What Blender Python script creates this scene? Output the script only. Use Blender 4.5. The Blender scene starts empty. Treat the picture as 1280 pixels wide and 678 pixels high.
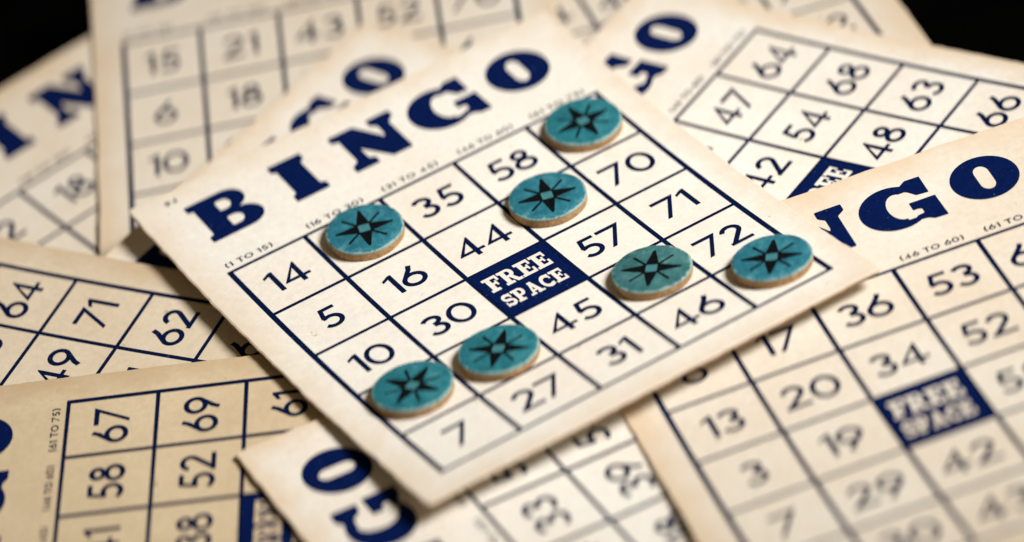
import bpy, math, random
from mathutils import Vector, geometry
random.seed(7)
S = 0.022                      # metres per grid cell of a card
sc = bpy.context.scene
col = sc.collection

# ---------------------------------------------------------------- camera
CAM_F, CAM_E, CAM_ROLL, CAM_D = 5071.95, 0.61982, -0.194398, 46.51954
FOCUS = 45.7
cam = bpy.data.cameras.new('camera')
co = bpy.data.objects.new('camera', cam); col.objects.link(co)
cp = Vector((0, -CAM_D*math.cos(CAM_E), CAM_D*math.sin(CAM_E)))
fw = (-cp).normalized(); rt = Vector((1, 0, 0)); up = rt.cross(fw)
r2 = math.cos(CAM_ROLL)*rt + math.sin(CAM_ROLL)*up
u2 = -math.sin(CAM_ROLL)*rt + math.cos(CAM_ROLL)*up
from mathutils import Matrix
m = Matrix((r2, u2, -fw)).transposed().to_4x4(); m.translation = cp*S
co.matrix_world = m
cam.sensor_width = 36.0; cam.lens = CAM_F/1280*36.0
cam.clip_start = 0.05; cam.clip_end = 50
cam.dof.use_dof = True; cam.dof.focus_distance = FOCUS*S
cam.dof.aperture_fstop = 3.9
cam.dof.aperture_ratio = 1.5
sc.camera = co

# ---------------------------------------------------------------- world and lamps
w = bpy.data.worlds.new('World'); sc.world = w; w.use_nodes = True
bg = w.node_tree.nodes['Background']
bg.inputs['Color'].default_value = (1.0, 0.78, 0.47, 1); bg.inputs['Strength'].default_value = 0.12

def pool_lamp(name, loc, target, radius, cone, power, colour):
    l = bpy.data.lights.new(name, 'SPOT'); l.shadow_soft_size = radius; l.energy = power; l.color = colour
    l.spot_size = math.radians(cone); l.spot_blend = 1.0
    o = bpy.data.objects.new(name, l); col.objects.link(o); o.location = loc
    o.rotation_euler = (Vector(target)-Vector(loc)).to_track_quat('-Z', 'Y').to_euler()
    return o
pool_lamp('studio_lamp', (0.68, -0.22, 0.82), (0.0, 0.0, 0), 0.20, 35, 88, (1.0, 0.995, 0.975))

vs = sc.view_settings
vs.view_transform = 'Standard'; vs.look = 'None'; vs.exposure = 0; vs.gamma = 1
sc.cycles.use_denoising = True
sc.cycles.max_bounces = 8

# ---------------------------------------------------------------- materials
def mat(name):
    m = bpy.data.materials.new(name); m.use_nodes = True
    nt = m.node_tree; b = nt.nodes['Principled BSDF']
    return m, nt, b
def node(nt, t, **kw):
    n = nt.nodes.new(t)
    for k, v in kw.items():
        if k in n.inputs: n.inputs[k].default_value = v
        else: setattr(n, k, v)
    return n
def ramp(nt, stops):
    r = nt.nodes.new('ShaderNodeValToRGB'); e = r.color_ramp.elements
    while len(e) < len(stops): e.new(0.5)
    for x, (p, c) in zip(e, stops): x.position = p; x.color = c
    return r
def g(v): return (v, v, v, 1)
def objcoord(nt, offset=(0, 0, 0)):
    tc = nt.nodes.new('ShaderNodeTexCoord'); mp = nt.nodes.new('ShaderNodeMapping')
    nt.links.new(tc.outputs['Object'], mp.inputs['Vector']); mp.inputs['Location'].default_value = offset
    return mp.outputs['Vector']
def noise(nt, vec, scale, detail=4, rough=0.6):
    n = nt.nodes.new('ShaderNodeTexNoise'); n.inputs['Scale'].default_value = scale
    n.inputs['Detail'].default_value = detail; n.inputs['Roughness'].default_value = rough
    nt.links.new(vec, n.inputs['Vector']); return n.outputs['Fac']
def mix(nt, fac, a, b, mode='MIX'):
    n = nt.nodes.new('ShaderNodeMix'); n.data_type = 'RGBA'; n.blend_type = mode
    for key, v in ((0, fac), (6, a), (7, b)):
        if hasattr(v, 'links'): nt.links.new(v, n.inputs[key])
        else: n.inputs[key].default_value = v
    return n.outputs[2]

def paper(name, base, stain, off, age, rim=.75):
    m, nt, b = mat(name); v = objcoord(nt, off); L = nt.links
    big = ramp(nt, [(0.35, g(0)), (0.75, g(1))]); L.new(noise(nt, v, 28, 5, .62), big.inputs[0])
    c = mix(nt, 0.0, base, stain); fm = nt.nodes.new('ShaderNodeMath'); fm.operation = 'MULTIPLY'
    L.new(big.outputs[0], fm.inputs[0]); fm.inputs[1].default_value = age
    L.new(fm.outputs[0], c.node.inputs[0])
    # pulp mottling
    mot = ramp(nt, [(0.3, g(0.90)), (0.7, g(1.05))]); L.new(noise(nt, v, 520, 4, .75), mot.inputs[0])
    c = mix(nt, 1.0, c, mot.outputs[0], 'MULTIPLY')
    # scattered brown flecks
    fl = ramp(nt, [(0.735, g(0)), (0.775, g(1))]); L.new(noise(nt, v, 330, 2, .5), fl.inputs[0])
    fm2 = nt.nodes.new('ShaderNodeMath'); fm2.operation = 'MULTIPLY'; fm2.inputs[1].default_value = .55
    L.new(fl.outputs[0], fm2.inputs[0])
    c = mix(nt, fm2.outputs[0], c, (0.36, 0.22, 0.11, 1))
    # handled, yellowed rim following the card's own outline
    tc = nt.nodes.new('ShaderNodeTexCoord'); sx = nt.nodes.new('ShaderNodeSeparateXYZ'); L.new(tc.outputs['Object'], sx.inputs[0])
    def mth(op, a, b_):
        k = nt.nodes.new('ShaderNodeMath'); k.operation = op
        for i_, q in enumerate((a, b_)):
            if hasattr(q, 'links'): L.new(q, k.inputs[i_])
            else: k.inputs[i_].default_value = q
        return k.outputs[0]
    dx_ = mth('MINIMUM', mth('SUBTRACT', sx.outputs[0], -.41*S), mth('SUBTRACT', 5.45*S, sx.outputs[0]))
    dy_ = mth('MINIMUM', mth('SUBTRACT', sx.outputs[1], -5.35*S), mth('SUBTRACT', 1.78*S, sx.outputs[1]))
    d_ = mth('ADD', mth('MINIMUM', dx_, dy_), mth('MULTIPLY', mth('SUBTRACT', noise(nt, v, 90, 5, .7), .5), .016))
    rr = ramp(nt, [(0.0, g(rim)), (1.0, g(0))]); L.new(mth('DIVIDE', d_, .0085), rr.inputs[0])
    c = mix(nt, rr.outputs[0], c, stain)
    L.new(c, b.inputs['Base Color']); b.inputs['Roughness'].default_value = .62
    b.inputs['Specular IOR Level'].default_value = .25
    bp = nt.nodes.new('ShaderNodeBump'); bp.inputs['Strength'].default_value = .25; bp.inputs['Distance'].default_value = .0001
    L.new(noise(nt, v, 1500, 3, .7), bp.inputs['Height']); L.new(bp.outputs[0], b.inputs['Normal'])
    return m
def board_edge():
    m, nt, b = mat('raw_board_edge'); v = objcoord(nt)
    r = ramp(nt, [(0.3, (0.34, 0.19, 0.085, 1)), (0.7, (0.60, 0.42, 0.25, 1))]); nt.links.new(noise(nt, v, 500, 4, .7), r.inputs[0])
    nt.links.new(r.outputs[0], b.inputs['Base Color']); b.inputs['Roughness'].default_value = .9
    return m
def ink(name, c1, c2):
    m, nt, b = mat(name); v = objcoord(nt)
    r = ramp(nt, [(0.25, c1), (0.75, c2)]); nt.links.new(noise(nt, v, 900, 5, .75), r.inputs[0])
    # pinholes where the paper shows through the ink
    h = ramp(nt, [(0.72, g(0)), (0.80, g(.35))]); nt.links.new(noise(nt, v, 1300, 2, .5), h.inputs[0])
    c = mix(nt, h.outputs[0], r.outputs[0], (0.5, 0.45, 0.42, 1))
    nt.links.new(c, b.inputs['Base Color']); b.inputs['Roughness'].default_value = .9
    b.inputs['Specular IOR Level'].default_value = .02
    return m
INK_BLUE = ink('navy_letterpress_ink', (0.0008, 0.005, 0.040, 1), (0.0028, 0.012, 0.078, 1))
INK_DARK = ink('dark_navy_line_ink', (0.0010, 0.0045, 0.026, 1), (0.0024, 0.0095, 0.050, 1))
EDGE = board_edge()

def marker_mats(tag, c1, c2, c3):
    m, nt, b = mat('teal_marker_face_'+tag); v = objcoord(nt, (len(tag)*.3, ord(tag[0])*.01, 0)); L = nt.links
    r = ramp(nt, [(0.28, c1), (0.52, c2), (0.78, c3)]); L.new(noise(nt, v, 210, 7, .8), r.inputs[0])
    s = ramp(nt, [(0.64, g(0)), (0.74, g(.6))]); L.new(noise(nt, v, 900, 4, .7), s.inputs[0])
    c = mix(nt, s.outputs[0], r.outputs[0], (0.16, 0.33, 0.36, 1))
    # rubbed rim and pale scuffs
    tc = nt.nodes.new('ShaderNodeTexCoord'); ln = nt.nodes.new('ShaderNodeVectorMath'); ln.operation = 'LENGTH'
    fl_ = nt.nodes.new('ShaderNodeMapping'); fl_.inputs['Scale'].default_value = (1, 1, 0)
    L.new(tc.outputs['Object'], fl_.inputs[0]); L.new(fl_.outputs[0], ln.inputs[0])
    ad = nt.nodes.new('ShaderNodeMath'); ad.operation = 'MULTIPLY_ADD'; L.new(noise(nt, v, 420, 5, .75), ad.inputs[0])
    ad.inputs[1].default_value = .0024; L.new(ln.outputs['Value'], ad.inputs[2])
    rr = ramp(nt, [(0.0, g(0)), (1.0, g(.85))]); mr = nt.nodes.new('ShaderNodeMapRange')
    mr.inputs['From Min'].default_value = .448*S*.965+.0012; mr.inputs['From Max'].default_value = .448*S*1.0+.0013
    L.new(ad.outputs[0], mr.inputs[0]); L.new(mr.outputs[0], rr.inputs[0])
    c = mix(nt, rr.outputs[0], c, (.30, .40, .36, 1))
    mp2 = nt.nodes.new('ShaderNodeMapping'); mp2.inputs['Rotation'].default_value = (0, 0, .5+len(tag)*.4); mp2.inputs['Scale'].default_value = (1, 9, 1)
    L.new(v, mp2.inputs[0]); sc_ = ramp(nt, [(0.66, g(0)), (0.72, g(.55))]); L.new(noise(nt, mp2.outputs[0], 150, 4, .7), sc_.inputs[0])
    c = mix(nt, sc_.outputs[0], c, (.19, .36, .38, 1))
    L.new(c, b.inputs['Base Color']); b.inputs['Roughness'].default_value = .5
    b.inputs['Specular IOR Level'].default_value = .3
    bp = nt.nodes.new('ShaderNodeBump'); bp.inputs['Strength'].default_value = .5; bp.inputs['Distance'].default_value = .0002
    L.new(noise(nt, v, 700, 4, .7), bp.inputs['Height']); L.new(bp.outputs[0], b.inputs['Normal'])
    return m
def simple(name, c1, c2, scale, rough, bump=0):
    m, nt, b = mat(name); v = objcoord(nt)
    r = ramp(nt, [(0.3, c1), (0.7, c2)]); nt.links.new(noise(nt, v, scale, 5, .7), r.inputs[0])
    nt.links.new(r.outputs[0], b.inputs['Base Color']); b.inputs['Roughness'].default_value = rough
    if bump:
        bp = nt.nodes.new('ShaderNodeBump'); bp.inputs['Strength'].default_value = bump; bp.inputs['Distance'].default_value = .0003
        nt.links.new(noise(nt, v, scale*2, 4, .7), bp.inputs['Height']); nt.links.new(bp.outputs[0], b.inputs['Normal'])
    return m
CORE = simple('brown_cardboard_core', (0.26, 0.13, 0.045, 1), (0.55, 0.33, 0.15, 1), 650, .9, .8)
STAR = simple('black_star_ink', (0.001, 0.0015, 0.002, 1), (0.006, 0.007, 0.008, 1), 800, .9)
STAR.node_tree.nodes['Principled BSDF'].inputs['Specular IOR Level'].default_value = .05
TABLE = simple('black_tabletop', (0.0006, 0.0006, 0.0007, 1), (0.002, 0.0018, 0.0015, 1), 60, .75)
TABLE.node_tree.nodes['Principled BSDF'].inputs['Specular IOR Level'].default_value = 0

# ---------------------------------------------------------------- mesh helpers
def empty(name, loc, rz, label, cat, group=None):
    o = bpy.data.objects.new(name, None); col.objects.link(o); o.empty_display_size = .01
    o.location = loc; o.rotation_euler = (0, 0, rz); o['label'] = label; o['category'] = cat
    if group: o['group'] = group
    return o
def link_mesh(name, verts, faces, mats, parent, fm=None, smooth=False, label=None):
    me = bpy.data.meshes.new(name); me.from_pydata([tuple(v) for v in verts], [], faces)
    for x in mats: me.materials.append(x)
    if fm: me.polygons.foreach_set('material_index', fm)
    if smooth: me.polygons.foreach_set('use_smooth', [True]*len(faces))
    me.update()
    o = bpy.data.objects.new(name, me); col.objects.link(o); o.parent = parent
    if label: o['label'] = label
    return o
def inside(p, poly):
    wn = 0; x, y = p; n = len(poly)
    for i in range(n):
        x0, y0 = poly[i]; x1, y1 = poly[(i+1) % n]
        if y0 <= y:
            if y1 > y and (x1-x0)*(y-y0)-(x-x0)*(y1-y0) > 0: wn += 1
        elif y1 <= y and (x1-x0)*(y-y0)-(x-x0)*(y1-y0) < 0: wn -= 1
    return wn != 0
def fill(shapes, step=0.22):
    """shapes: list of (positive polygons, hole polygons). Flat triangulation of their union."""
    vs_, es = [], []
    lo = [1e9, 1e9]; hi = [-1e9, -1e9]
    for pos, neg in shapes:
        for poly in pos+neg:
            b = len(vs_); n = 0
            for i, p in enumerate(poly):
                q = poly[(i+1) % len(poly)]; k = max(1, int(math.dist(p, q)/step))
                for j in range(k):
                    vs_.append(Vector((p[0]+(q[0]-p[0])*j/k, p[1]+(q[1]-p[1])*j/k))); n += 1
            es += [(b+i, b+(i+1) % n) for i in range(n)]
            for p in poly:
                lo = [min(lo[0], p[0]), min(lo[1], p[1])]; hi = [max(hi[0], p[0]), max(hi[1], p[1])]
    x = lo[0]+step*.53
    while x < hi[0]:
        y = lo[1]+step*.47
        while y < hi[1]: vs_.append(Vector((x, y))); y += step
        x += step
    r = geometry.delaunay_2d_cdt(vs_, es, [], 0, 1e-5)
    V = [(v.x, v.y) for v in r[0]]; F = []
    box = []
    for pos, neg in shapes:
        box.append([(min(p[0] for p in q), max(p[0] for p in q), min(p[1] for p in q), max(p[1] for p in q), q) for q in pos])
    for f in r[2]:
        c = (sum(V[i][0] for i in f)/len(f), sum(V[i][1] for i in f)/len(f))
        ok = False
        for (pos, neg), bx in zip(shapes, box):
            if any(a <= c[0] <= b and d <= c[1] <= e and inside(c, q) for a, b, d, e, q in bx) and not any(inside(c, q) for q in neg):
                ok = True; break
        if ok: F.append(f)
    used = sorted({i for f in F for i in f}); mp = {o: n for n, o in enumerate(used)}
    return [V[i] for i in used], [tuple(mp[i] for i in f) for f in F]
def arc(cx, cy, rx, ry, a0, a1, n=18):
    return [(cx+rx*math.cos(math.radians(a0+(a1-a0)*i/n)), cy+ry*math.sin(math.radians(a0+(a1-a0)*i/n))) for i in range(n+1)]
def stroke(pts, w, w2=None):
    """open stroke of width w -> one closed polygon"""
    h = w/2; Lf, Rt = [], []; n = len(pts)
    for i, p in enumerate(pts):
        a = pts[max(i-1, 0)]; b = pts[min(i+1, n-1)]
        if 0 < i < n-1:
            d1 = (p[0]-a[0], p[1]-a[1]); d2 = (b[0]-p[0], b[1]-p[1])
            l1 = math.hypot(*d1) or 1; l2 = math.hypot(*d2) or 1
            t = (d1[0]/l1+d2[0]/l2, d1[1]/l1+d2[1]/l2); l = math.hypot(*t) or 1
            nx, ny = -t[1]/l, t[0]/l; c = max(.45, nx*(-d1[1]/l1)+ny*(d1[0]/l1)); k = h/c
        else:
            t = (b[0]-a[0], b[1]-a[1]); l = math.hypot(*t) or 1; nx, ny = -t[1]/l, t[0]/l; k = h
        Lf.append((p[0]+nx*k, p[1]+ny*k)); Rt.append((p[0]-nx*k, p[1]-ny*k))
    return Lf+Rt[::-1]
def st(pts, w): return ([stroke(pts, w)], [])
def ring(cx, cy, a, b, w, n=36):
    return ([arc(cx, cy, a+w/2, b+w/2, 0, 360-360/n, n-1)], [arc(cx, cy, a-w/2, b-w/2, 0, 360-360/n, n-1)])
def rect(x0, y0, x1, y1): return [(x0, y0), (x1, y0), (x1, y1), (x0, y1)]

# geometric sans digits, 0.40 tall, baseline y = 0; returns (shapes, width)
def digit(c, w=.060):
    h = w/2; T = .40
    if c == '0': return [ring(.165, .2, .165-h, .2-h, w)], .33
    if c == '1': return [([[(.0, .30), (.0, .345), (.095, T), (.135, T), (.135, 0), (.135-w, 0), (.135-w, .335)]], [])], .135
    if c == '2':
        a = arc(.142, .283, .142-h-.012, .117-h, 172, -38, 22)
        return [st(a+[(.035, .02)], w), ([rect(.0, 0, .29, w*.92)], [])], .29
    if c == '3':
        return [st(arc(.13, .300, .095, .1-h, 158, -92, 18), w), st(arc(.135, .118, .135-h, .118-h, 94, -158, 24), w)], .27
    if c == '4':
        return [([[(.250, T), (.250, .0), (.250-w, .0), (.250-w, .30), (.075, .128), (.250, .128), (.330, .128), (.330, .08), (.0, .08), (.0, .092), (.232, T)]], [])], .33
    if c == '5':
        return [([rect(.085, T-w*.92, .275, T)], []), st([(.112, T-.01), (.072, .205)], w*.9),
                st([(.06, .212)]+arc(.142, .128, .142-h, .128-h, 122, -148, 26), w)], .285
    if c == '6':
        return [ring(.150, .136, .150-h, .136-h, w), st([(.205, T+.005), (.172, .335), (.034, .175)], w)], .30
    if c == '9':
        s, wd = digit('6', w)
        return [([[(.30-x, T-y) for x, y in q] for q in a], [[(.30-x, T-y) for x, y in q] for q in b]) for a, b in s], .30
    if c == '7':
        return [([[(.0, T), (.31, T), (.075, 0), (.018, 0), (.222, T-w*.95), (.0, T-w*.95)]], [])], .29
    if c == '8':
        return [ring(.142, .302, .098-h+.01, .098-h, w), ring(.142, .115, .142-h, .115-h+.004, w)], .284
def xf(shapes, s, dx, dy, sx=1.0):
    f = lambda q: [(p[0]*s*sx+dx, p[1]*s+dy) for p in q]
    return [([f(q) for q in a], [f(q) for q in b]) for a, b in shapes]
def number_shapes(txt, w=.060):
    gap = .035; out = []; x = 0
    for i, c in enumerate(txt):
        s, wd = digit(c, w); out += xf(s, 1, x, 0); x += wd+gap
    x -= gap
    return xf(out, 1, -x/2, -.2)
def small_char(c, w):
    if c in '0123456789': return digit(c, w)
    if c == 'T': return [([[(0, .4), (.30, .4), (.30, .4-w), (.15+w/2, .4-w), (.15+w/2, 0), (.15-w/2, 0), (.15-w/2, .4-w), (0, .4-w)]], [])], .30
    if c == 'O': return [ring(.2, .2, .2-w/2, .2-w/2, w)], .40
    if c == '(': return [st(arc(.22, .2, .20, .27, 130, 230, 10), w)], .12
    if c == ')': return [st(arc(-.08, .2, .20, .27, 50, -50, 10), w)], .12
    return [], .12
def small_text(txt, height, width, w=.072):
    out = []; x = 0
    for c in txt:
        s, wd = small_char(c, w); out += xf(s, 1, x, 0); x += wd+.055
    x -= .055; k = height/.40
    return xf(out, k, 0, 0, width/(x*k))

# slab capitals on a unit-high box
def slab(c):
    t = .17
    if c == 'F': return [([rect(0, 0, .56, t), rect(.13, 0, .42, 1), rect(0, 1-t, .86, 1), rect(.70, .62, .86, 1), rect(.3, .44, .62, .58), rect(.56, .34, .68, .68)], [])], .88
    if c == 'E': return [([rect(0, 0, .88, t), rect(.13, 0, .42, 1), rect(0, 1-t, .86, 1), rect(.71, .64, .86, 1), rect(.3, .44, .6, .58), rect(.55, .34, .67, .68), rect(.73, 0, .88, .38)], [])], .9
    if c == 'R': return [([rect(0, 0, .52, t), rect(.12, 0, .40, 1)], []), ([[(0, 1), (.55, 1)]+arc(.58, .72, .27, .28, 90, -90, 12)+[(.3, .44), (.3, 1-t), (0, 1-t)]], [[(.40, .85), (.52, .85)]+arc(.52, .72, .09, .13, 80, -80, 6)+[(.40, .59)]]),
                         ([[(.42, .50), (.68, .50), (.84, t), (1.0, t), (1.0, 0), (.66, 0)]], [])], 1.0
    if c == 'P': return [([rect(0, 0, .56, t), rect(.12, 0, .42, 1)], []), ([[(0, 1), (.55, 1)]+arc(.58, .69, .29, .31, 90, -90, 12)+[(.3, .38), (.3, 1-t), (0, 1-t)]], [[(.42, .84), (.53, .84)]+arc(.53, .69, .09, .15, 80, -80, 6)+[(.42, .54)]])], .88
    if c == 'A': return [st([(.24, .05), (.50, .98)], .17), st([(.80, .05), (.52, .98)], .27), ([rect(.3, .24, .75, .38), rect(0, 0, .42, .15), rect(.55, 0, 1.06, .15), rect(.36, .86, .66, 1)], [])], 1.06
    if c == 'C': return [st(arc(.47, .5, .35, .39, 48, 318, 28), .24), ([rect(.66, .58, .80, .98), rect(.70, .06, .80, .32)], [])], .84
    if c == 'S': return [st(arc(.40, .70, .26, .20, 25, 250, 16)+arc(.42, .30, .27, .20, 85, -155, 16), .21), ([rect(.60, .62, .73, .98), rect(.04, .02, .17, .38)], [])], .78
def slab_text(txt, x0, x1, y0, y1, gap=.10):
    out = []; x = 0
    for c in txt:
        s, wd = slab(c); out += xf(s, 1, x, 0); x += wd+gap
    x -= gap; h = y1-y0
    return xf(out, h, x0, y0, (x1-x0)/(x*h))

# header capitals in card coordinates (U right, V down); (positives, holes)
def rounded(poly, r=.018, k=3):
    out = []; n = len(poly)
    for i, p in enumerate(poly):
        a = poly[i-1]; b = poly[(i+1) % n]
        da = math.dist(a, p); db = math.dist(b, p); rr = min(r, da*.4, db*.4)
        A = (p[0]+(a[0]-p[0])*rr/da, p[1]+(a[1]-p[1])*rr/da); B = (p[0]+(b[0]-p[0])*rr/db, p[1]+(b[1]-p[1])*rr/db)
        for j in range(k+1):
            t = j/k; out.append(((1-t)**2*A[0]+2*t*(1-t)*p[0]+t*t*B[0], (1-t)**2*A[1]+2*t*(1-t)*p[1]+t*t*B[1]))
    return out
T0, B0 = -1.375, -.600
LETTERS = {
 'B': ([rounded([(.12, T0), (.12, T0+.115), (.19, T0+.135), (.19, B0-.135), (.12, B0-.115), (.12, B0), (.40, B0), (.40, T0)]),
        [(.38, T0)]+arc(.60, -1.182, .222, .193, -90, 90, 14)+[(.38, -.98)],
        [(.38, -1.01)]+arc(.63, -.802, .25, .202, -90, 90, 14)+[(.38, B0)]],
       [rounded([(.455, -1.235)]+arc(.54, -1.145, .085, .09, -90, 90, 10)+[(.455, -1.055)], .03),
        rounded([(.455, -.915)]+arc(.54, -.824, .095, .091, -90, 90, 10)+[(.455, -.733)], .03)]),
 'I': ([rounded([(1.245, T0), (1.69, T0), (1.69, T0+.125), (1.628, T0+.15), (1.628, B0-.15), (1.69, B0-.125), (1.69, B0), (1.245, B0), (1.245, B0-.125), (1.305, B0-.15), (1.305, T0+.15), (1.245, T0+.125)])], []),
 'N': ([rounded([(2.075, T0), (2.42, T0), (2.655, -.985), (2.672, -1.03), (2.672, T0+.185), (2.60, T0+.125), (2.60, T0), (2.92, T0), (2.92, T0+.115), (2.825, T0+.185), (2.825, B0), (2.56, B0), (2.305, -.965), (2.305, B0-.165), (2.375, B0-.125), (2.375, B0), (2.055, B0), (2.055, B0-.115), (2.16, B0-.185), (2.16, T0+.15), (2.075, T0+.115)])], []),
 'O': ([arc(4.515, -.985, .395, .385, 0, 351, 39)], [arc(4.515, -1.085, .088, .115, 180, 360, 12)+arc(4.515, -.885, .088, .115, 0, 180, 12)]),
}
# G drawn as: round body with an open counter, a spur at the top right and a barbed crossbar
def g_letter():
    body = arc(3.42, -.985, .40, .385, 0, 351, 39)
    e1 = arc(3.495, -.985, .150, .235, 0, 345, 23); e2 = arc(3.60, -.800, .088, .050, 0, 340, 17)
    spur = rounded([(3.60, -1.31), (3.70, -1.385), (3.875, -1.380), (3.875, -1.072), (3.73, -1.085), (3.66, -1.18), (3.60, -1.22)], .012)
    bar = rounded([(3.60, -.99), (3.915, -.99), (3.925, -.595), (3.77, -.600), (3.70, -.650), (3.60, -.66), (3.60, -.74), (3.70, -.76), (3.70, -.835), (3.655, -.853), (3.60, -.850)], .012)
    return [([body], [e1, e2, rect(3.50, -1.20, 4.0, -.72), rect(3.66, -1.32, 4.0, -.99)]), ([spur], []), ([bar], [e2])]

UL = [0, .98836, 2.00142, 3.01515, 4.01759, 5]
VL = [0, 1.01202, 2.00426, 2.99967, 4.00541, 4.92774]
GRID_CACHE = {}
def flat(key, fn, step=.22):
    if key not in GRID_CACHE: GRID_CACHE[key] = fill(fn(), step)
    return GRID_CACHE[key]
LW, BW = .050, .064
def grid_shapes():
    out = []
    for i, x in enumerate(UL):
        wd = BW if i in (0, 5) else LW*1.12; out.append(([rect(x-wd/2, VL[0]-.02, x+wd/2, VL[5]+.02)], []))
    for i, y in enumerate(VL):
        wd = .046 if i in (0, 5) else LW*.95; out.append(([rect(UL[0]-.02, y-wd/2, UL[5]+.02, y+wd/2)], []))
    return out
def free_shapes():
    flip = lambda s: [([[(x, -y) for x, y in q] for q in a], [[(x, -y) for x, y in q] for q in b]) for a, b in s]
    words = slab_text('FREE', 2.09, 2.90, -2.455, -2.155, .035)+slab_text('SPACE', 2.085, 2.885, -2.825, -2.565, .04)
    return flip(words)
def free_mesh():
    """blue square with the lettering left unprinted"""
    words = free_shapes(); sq = rect(UL[2]+.02, VL[2]+.02, UL[3]-.02, VL[3]-.02)
    vs_, es = [], []
    for poly in [sq]+[q for a, b in words for q in a+b]:
        b = len(vs_); vs_ += [Vector(p) for p in poly]; es += [(b+i, b+(i+1) % len(poly)) for i in range(len(poly))]
    x = 2.1
    while x < 3:
        y = 2.1
        while y < 3: vs_.append(Vector((x, y))); y += .11
        x += .11
    r = geometry.delaunay_2d_cdt(vs_, es, [], 0, 1e-5); V = [(v.x, v.y) for v in r[0]]; F = []
    for f in r[2]:
        c = (sum(V[i][0] for i in f)/3, sum(V[i][1] for i in f)/3)
        if not inside(c, sq): continue
        if any(any(inside(c, q) for q in a) and not any(inside(c, q) for q in b) for a, b in words): continue
        F.append(f)
    used = sorted({i for f in F for i in f}); mp = {o: n for n, o in enumerate(used)}
    return [V[i] for i in used], [tuple(mp[i] for i in f) for f in F]

# ---------------------------------------------------------------- the table
def table():
    o = link_mesh('tabletop', [(-.9, -.9, -.06), (.9, -.9, -.06), (.9, .9, -.06), (-.9, .9, -.06), (-.9, -.9, -.018), (.9, -.9, -.018), (.9, .9, -.018), (-.9, .9, -.018)],
        [(3, 2, 1, 0), (4, 5, 6, 7), (0, 1, 5, 4), (1, 2, 6, 5), (2, 3, 7, 6), (3, 0, 4, 7)], [TABLE], None)
    o['kind'] = 'structure'
table()

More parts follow.
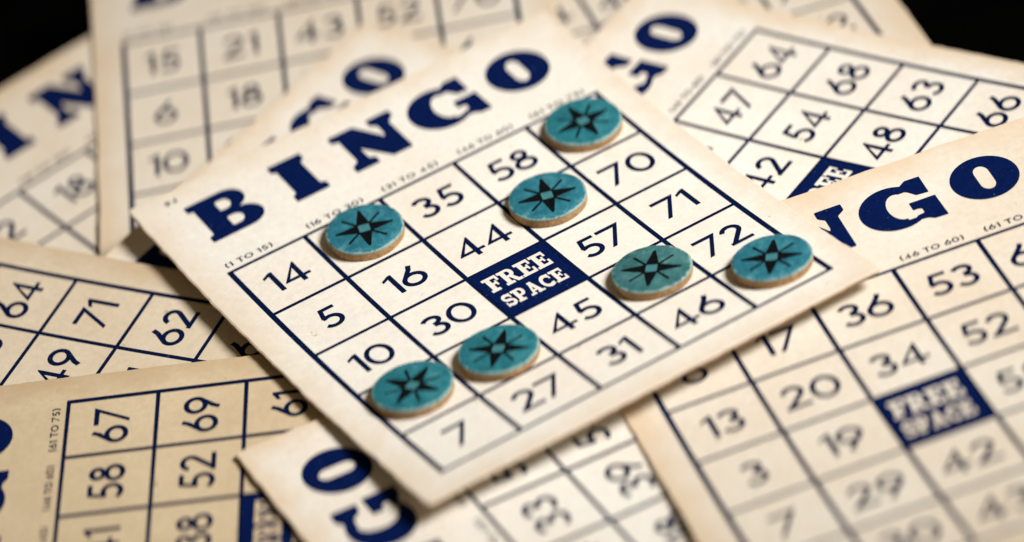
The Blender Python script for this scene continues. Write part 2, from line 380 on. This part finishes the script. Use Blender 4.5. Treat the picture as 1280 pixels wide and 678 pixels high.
# ---------------------------------------------------------------- a bingo card
THICK = .040; INKH = .0035
GROUP = 'bingo cards spread in an overlapping pile'
def card(label, c, numbers, seed, paper_mat, serial='94', right=5.47, wear=1.0):
    x, y, th, tx, ty, ku, kv, z0 = c
    zf = lambda U, V: (U-2.5)*tx+(2.5-V)*ty+ku*(U-2.5)**2+kv*(V-2.5)**2
    P = lambda U, V, h=0: ((U*S), (-V*S), (zf(U, V)+h)*S)
    root = empty('bingo_card', (x*S, y*S, z0*S), th, label, 'bingo card', GROUP)
    rnd = random.Random(seed)
    L, R, T, Bm = -.41, right, -1.78, 5.35; rc = .06
    out = []
    for (cx, cy, a0) in ((R-rc, T+rc, -90), (R-rc, Bm-rc, 0), (L+rc, Bm-rc, 90), (L+rc, T+rc, 180)):
        k = rnd.uniform(.5, 1.5)
        out += [(cx+(rc*math.cos(math.radians(a0+90*i/5))), cy+(rc*math.sin(math.radians(a0+90*i/5)))) for i in range(6)]
    full = []
    for i, p in enumerate(out):
        q = out[(i+1) % len(out)]; k = max(1, int(math.dist(p, q)/.07))
        for j in range(k): full.append((p[0]+(q[0]-p[0])*j/k, p[1]+(q[1]-p[1])*j/k))
    n = len(full); jit = []; a = 0
    for i in range(n):
        a = a*.75+rnd.gauss(0, .0035)*wear; jit.append(a)
    cu, cv = (L+R)/2, (T+Bm)/2
    def off(i, d):
        p0 = full[i-1]; p1 = full[(i+1) % n]; tx_, ty_ = p1[0]-p0[0], p1[1]-p0[1]; l = math.hypot(tx_, ty_)
        nx, ny = ty_/l, -tx_/l
        if nx*(full[i][0]-cu)+ny*(full[i][1]-cv) < 0: nx, ny = -nx, -ny
        return (full[i][0]+nx*d, full[i][1]+ny*d)
    ring0 = [off(i, -.016+jit[i]*.6) for i in range(n)]; ring1 = [off(i, jit[i]) for i in range(n)]
    # top sheet
    pts2 = [Vector(p) for p in ring0]; es = [(i, (i+1) % n) for i in range(n)]
    gx = 26; gy = 30
    for i in range(1, gx):
        for j in range(1, gy): pts2.append(Vector((L+(R-L)*i/gx, T+(Bm-T)*j/gy)))
    r = geometry.delaunay_2d_cdt(pts2, es, [], 1, 1e-6)
    V = [P(v.x, v.y) for v in r[0]]; F = [tuple(f) for f in r[2]]; fm = [0]*len(F)
    def up_(f):
        A, B_, C_ = (Vector(V[k]) for k in f[:3]); return (B_-A).cross(C_-A).z > 0
    F = [f if up_(f) else f[::-1] for f in F]
    order = {tuple(round(t, 5) for t in (v.x, v.y)): i for i, v in enumerate(r[0])}
    idx0 = [order.get((round(p[0], 5), round(p[1], 5))) for p in ring0]
    if any(i is None for i in idx0): idx0 = [min(range(len(r[0])), key=lambda k: (r[0][k].x-p[0])**2+(r[0][k].y-p[1])**2) for p in ring0]
    b = len(V)
    V += [P(*ring1[i], -.011) for i in range(n)]
    V += [P(*off(i, jit[i]+rnd.gauss(0, .002)), -THICK) for i in range(n)]
    for i in range(n):
        j = (i+1) % n
        F.append((idx0[i], idx0[j], b+j, b+i)); fm.append(0)
        F.append((b+i, b+j, b+n+j, b+n+i)); fm.append(1)
    # underside: the same sheet again, lower, sharing the rim
    b2 = len(V); V += [P(v.x, v.y, -THICK) for v in r[0]]
    for i in range(n):
        j = (i+1) % n; F.append((b+n+i, b+n+j, b2+idx0[j], b2+idx0[i])); fm.append(1)
    for f in r[2]: 
        f = tuple(f); f = f[::-1] if up_(f) else f
        F.append(tuple(b2+k for k in f)); fm.append(0)
    board = link_mesh('card_board', V, F, [paper_mat, EDGE], root, fm)
    board.data.validate()
    def print_(name, mesh, material, label=None, h=INKH, parent=None):
        vs_, fs = mesh
        VV = [P(u, v, h) for u, v in vs_]
        FF = []
        for f in fs:
            A, B_, C_ = (Vector(VV[k]) for k in f[:3])
            FF.append(f if (B_-A).cross(C_-A).z > 0 else f[::-1])
        return link_mesh(name, VV, FF, [material], parent or root, label=label)
    print_('grid_lines', flat('grid', grid_shapes), INK_DARK)
    print_('free_space', flat('free', lambda: [], .2) if False else FREE, INK_BLUE, 'navy square with FREE SPACE left unprinted in it')
    for L_ in 'BINGO':
        print_('header_letter', flat(L_, g_letter if L_ == 'G' else (lambda: [LETTERS[L_]])), INK_BLUE, 'large navy slab letter '+L_)
    for i, (u0, t) in enumerate(((.02, '(1 TO 15)'), (1.1, '(16 TO 30)'), (2.12, '(31 TO 45)'), (3.16, '(46 TO 60)'), (4.16, '(61 TO 75)'))):
        vs_, fs = flat('r'+t, lambda: small_text(t, .088, .60 if i == 0 else .74))
        print_('range_text', ([(u+u0, -v-.088) for u, v in vs_], fs), INK_DARK, 'small caption reading '+t)
    vs_, fs = flat('s'+serial, lambda: small_text(serial, .075, .17, .09))
    print_('serial_number', ([(u-.02, -v-1.535) for u, v in vs_], fs), INK_DARK)
    for ci in range(5):
        for ri in range(5):
            if (ci, ri) == (2, 2): continue
            t = str(numbers[ci][ri]); vs_, fs = flat('n'+t, lambda: number_shapes(t))
            cu_ = (UL[ci]+UL[ci+1])/2-.01; cv_ = (VL[ri]+VL[ri+1])/2
            print_('number', ([(u+cu_, cv_-v) for u, v in vs_], fs), INK_DARK, 'printed number '+t)
    return root, P, zf
FREE = free_mesh()

C = {
 'main': [-3.17048, .28463, .42820, .017427, -.019424, .000157, .015946, .526875],
 'R': [1.13769, -2.62064, .18168, .045207, -.055109, -.001951, .015112, .525102],
 'C': [.32679, -.51661, .89269, .010460, .000842, .001259, .009912, .301607],
 'D': [-8.26054, -2.93487, 1.06963, .005070, .048500, .006812, .009754, .238876],
 'E': [-5.58181, -6.35388, 1.47820, .016538, .024603, -.000597, -.000455, .292362],
 'F': [.27298, -7.36511, 1.93386, .006220, .006809, .001388, .002967, .283985],
 'G': [-4.27565, 6.20033, -.02495, .028966, .078154, .000645, .012968, .006393],
 'H': [-6.56682, 3.26721, .57137, .037951, .027915, -.005846, .013895, -.194699],
 'I': [-3.36678, .18285, .86940, -.007864, .001086, -.000251, .009908, .132302],
 'J': [-.70844, 6.29022, .18052, .001352, .000682, .000491, -.000135, .057195],
}
CREAM = (.82, .775, .70, 1); CREAM2 = (.77, .70, .60, 1); TAN = (.68, .51, .335, 1); OLD = (.65, .52, .345, 1)
PM = paper('cream_card_stock', CREAM, TAN, (0, 0, 0), .30, .5)
PR = paper('cream_card_stock_speckled', CREAM2, TAN, (3, 1, 0), .55)
PA = paper('aged_card_stock', OLD, (.50, .36, .21, 1), (1, 5, 0), .6)
PD = paper('yellowed_card_stock', (.68, .57, .43, 1), (.54, .40, .25, 1), (4, 3, 0), .55)
PC = paper('pale_card_stock', CREAM, TAN, (7, 2, 0), .4)

main, MP, mz = card('fully visible central bingo card on top of the pile, holding seven teal markers', C['main'],
    [[14, 5, 10, 3, 7], [22, 16, 30, 19, 27], [35, 44, 0, 45, 31], [58, 50, 57, 60, 46], [66, 70, 71, 72, 64]], 1, PM, '94', 5.40, 1.1)
card('lower right bingo card under the central card, with 36, 53 and 34 showing', C['R'],
    [[6, 13, 3, 7, 9], [17, 20, 19, 29, 30], [36, 34, 0, 42, 43], [53, 52, 58, 60, 49], [65, 72, 70, 68, 75]], 2, PR)
card('sideways bingo card at upper right with 64, 68, 63 and 47, 54, 48 showing', C['C'],
    [[4, 11, 2, 8, 15], [22, 18, 29, 25, 30], [31, 42, 0, 33, 45], [47, 54, 48, 59, 51], [64, 68, 63, 66, 73]], 3, PC)
card('sideways aged bingo card at left with 64, 71 and 62 showing', C['D'],
    [[3, 9, 12, 6, 1], [27, 16, 24, 21, 19], [44, 32, 0, 36, 40], [53, 49, 51, 57, 60], [64, 71, 62, 65, 74]], 4, PD)
card('sideways aged bingo card at lower left with 67, 69, 58 and 52 showing', C['E'],
    [[13, 5, 2, 10, 8], [20, 26, 17, 29, 23], [41, 38, 0, 35, 43], [58, 52, 47, 55, 50], [67, 69, 61, 75, 70]], 5, PA)
card('blurred bingo card at bottom centre with a sideways O and G beneath the central card', C['F'],
    [[7, 12, 1, 15, 9], [24, 18, 30, 21, 16], [33, 39, 0, 42, 37], [52, 54, 59, 48, 46], [71, 63, 66, 74, 62]], 6, PC)
card('out-of-focus upright bingo card at upper left with 15, 6 and 10 down its first column', C['G'],
    [[15, 6, 10, 3, 12], [21, 18, 25, 29, 16], [43, 37, 0, 31, 40], [52, 59, 48, 55, 60], [70, 64, 73, 61, 68]], 7, PR)
card('tilted bingo card at far left edge with blurred header I and N above 18', C['H'],
    [[2, 9, 14, 5, 11], [18, 27, 22, 30, 19], [36, 41, 0, 33, 45], [50, 57, 47, 53, 60], [62, 75, 69, 66, 71]], 8, PR)
card('mostly hidden bingo card beneath the central header, with tops of G and O', C['I'],
    [[8, 1, 15, 4, 12], [17, 23, 28, 20, 26], [32, 44, 0, 38, 35], [56, 49, 51, 58, 46], [67, 72, 65, 74, 61]], 9, PC)
card('very blurred bingo card beside the black top right corner', C['J'],
    [[6, 13, 9, 2, 10], [19, 24, 25, 16, 28], [31, 40, 0, 43, 39], [55, 47, 60, 52, 57], [68, 61, 70, 72, 63]], 10, PR)

# ---------------------------------------------------------------- markers
RAD, HGT = .455, .12
FACES = {
 'bright': marker_mats('bright', (.007, .055, .085, 1), (.020, .160, .212, 1), (.13, .35, .40, 1)),
 'deep': marker_mats('deep', (.006, .055, .078, 1), (.015, .160, .195, 1), (.10, .31, .34, 1)),
 'grey': marker_mats('grey', (.012, .060, .068, 1), (.042, .155, .16, 1), (.17, .32, .31, 1)),
}
CENTRE = simple('pale_teal_centre', (.025, .14, .165, 1), (.055, .22, .24, 1), 700, .6)
def marker(label, U, V, ang, face, lift=0.0):
    x, y, th = C['main'][:3]
    base = Vector(MP(U, V, INKH+.003))
    c_, s_ = math.cos(th), math.sin(th)
    loc = (x*S+base.x*c_-base.y*s_, y*S+base.x*s_+base.y*c_, C['main'][7]*S+base.z)
    root = empty('bingo_marker', loc, th, label, 'bingo marker', 'teal star markers on the central card')
    e = .05; gx = (mz(U+e, V)-mz(U-e, V))/(2*e); gy = -(mz(U, V+e)-mz(U, V-e))/(2*e)
    zt = lambda px, py: gx*px+gy*py
    rnd = random.Random(int(U*100+V*10)); N = 96
    wob = [1+.006*math.sin(3*t*2*math.pi/N+U)+.004*math.sin(7*t*2*math.pi/N+V)+rnd.gauss(0, .0015) for t in range(N)]
    pt = lambda i, r, h: ((r*wob[i % N]*math.cos(2*math.pi*i/N))*S, (r*wob[i % N]*math.sin(2*math.pi*i/N))*S, (h+zt(r*math.cos(2*math.pi*i/N), r*math.sin(2*math.pi*i/N)))*S)
    prof = [(RAD*.97, 0), (RAD*.995, .012), (RAD, .04), (RAD, HGT-.030), (RAD*.998, HGT-.022)]
    V_ = [pt(i, r, h) for r, h in prof for i in range(N)]; F_ = []
    for k in range(len(prof)-1):
        for i in range(N):
            j = (i+1) % N; F_.append((k*N+i, k*N+j, (k+1)*N+j, (k+1)*N+i))
    F_.append(tuple(range(N-1, -1, -1))); F_.append(tuple((len(prof)-1)*N+i for i in range(N)))
    link_mesh('cardboard_core', V_, F_, [CORE], root)
    prof = [(RAD*1.004, HGT-.026), (RAD*1.002, HGT-.012), (RAD*.985, HGT-.003), (RAD*.955, HGT+.001), (RAD*.5, HGT), (RAD*.2, HGT)]
    V_ = [pt(i, r, h) for r, h in prof for i in range(N)]; F_ = []
    for k in range(len(prof)-1):
        for i in range(N):
            j = (i+1) % N; F_.append((k*N+i, k*N+j, (k+1)*N+j, (k+1)*N+i))
    F_.append(tuple((len(prof)-1)*N+i for i in range(N)))
    link_mesh('teal_face', V_, F_, [FACES[face]], root, smooth=True)
    # star: four kites, four thin rays, an open square in the middle
    pos = []
    for k in range(4):
        a = math.radians(ang+90*k)
        R_ = lambda px, py: (px*math.cos(a)-py*math.sin(a), px*math.sin(a)+py*math.cos(a))
        pos.append([R_(.075, -.078), R_(.335, -.015), R_(.345, 0), R_(.335, .015), R_(.075, .078)])
        b = a+math.pi/4
        Q_ = lambda px, py: (px*math.cos(b)-py*math.sin(b), px*math.sin(b)+py*math.cos(b))
        pos.append([Q_(.085, -.014), Q_(.315, -.017), Q_(.322, 0), Q_(.315, .017), Q_(.085, .014)])
        k2 = .086
    a = math.radians(ang)
    sq = lambda h: [(px*math.cos(a)-py*math.sin(a), px*math.sin(a)+py*math.cos(a)) for px, py in ((-h, -h), (h, -h), (h, h), (-h, h))]
    vs_, fs = fill([([q], []) for q in pos]+[([sq(.088)], [sq(.066)])], .1)
    VV = [(u*S, v*S, (HGT+.003+zt(u, v))*S) for u, v in vs_]; FF = []
    for f in fs:
        A, B_, C_ = (Vector(VV[k]) for k in f[:3]); FF.append(f if (B_-A).cross(C_-A).z > 0 else f[::-1])
    st_ = link_mesh('star', VV, FF, [STAR], root)
    q = sq(.065); link_mesh('star_centre', [(u*S, v*S, (HGT+.0022+zt(u, v))*S) for u, v in q], [(0, 1, 2, 3)], [CENTRE], st_)
    return root
marker('marker in the first row of the central card between 14 and 35', 1.535, .50, 72, 'bright')
marker('marker at the far end of the first row, right of 58', 4.52, .515, 88.5, 'deep')
marker('marker on the central card between 44 and 70', 3.44, 1.45, 71, 'bright')
marker('deep teal marker on the central card between 10 and 7', .485, 3.445, 30, 'deep')
marker('marker on the central card left of 45, between 30 and 27', 1.52, 3.56, 47, 'deep')
marker('grey-green worn marker on the central card between 57 and 46', 3.545, 3.53, 51, 'grey')
marker('marker at the right corner of the central card below 72', 4.60, 4.375, 52.5, 'bright')
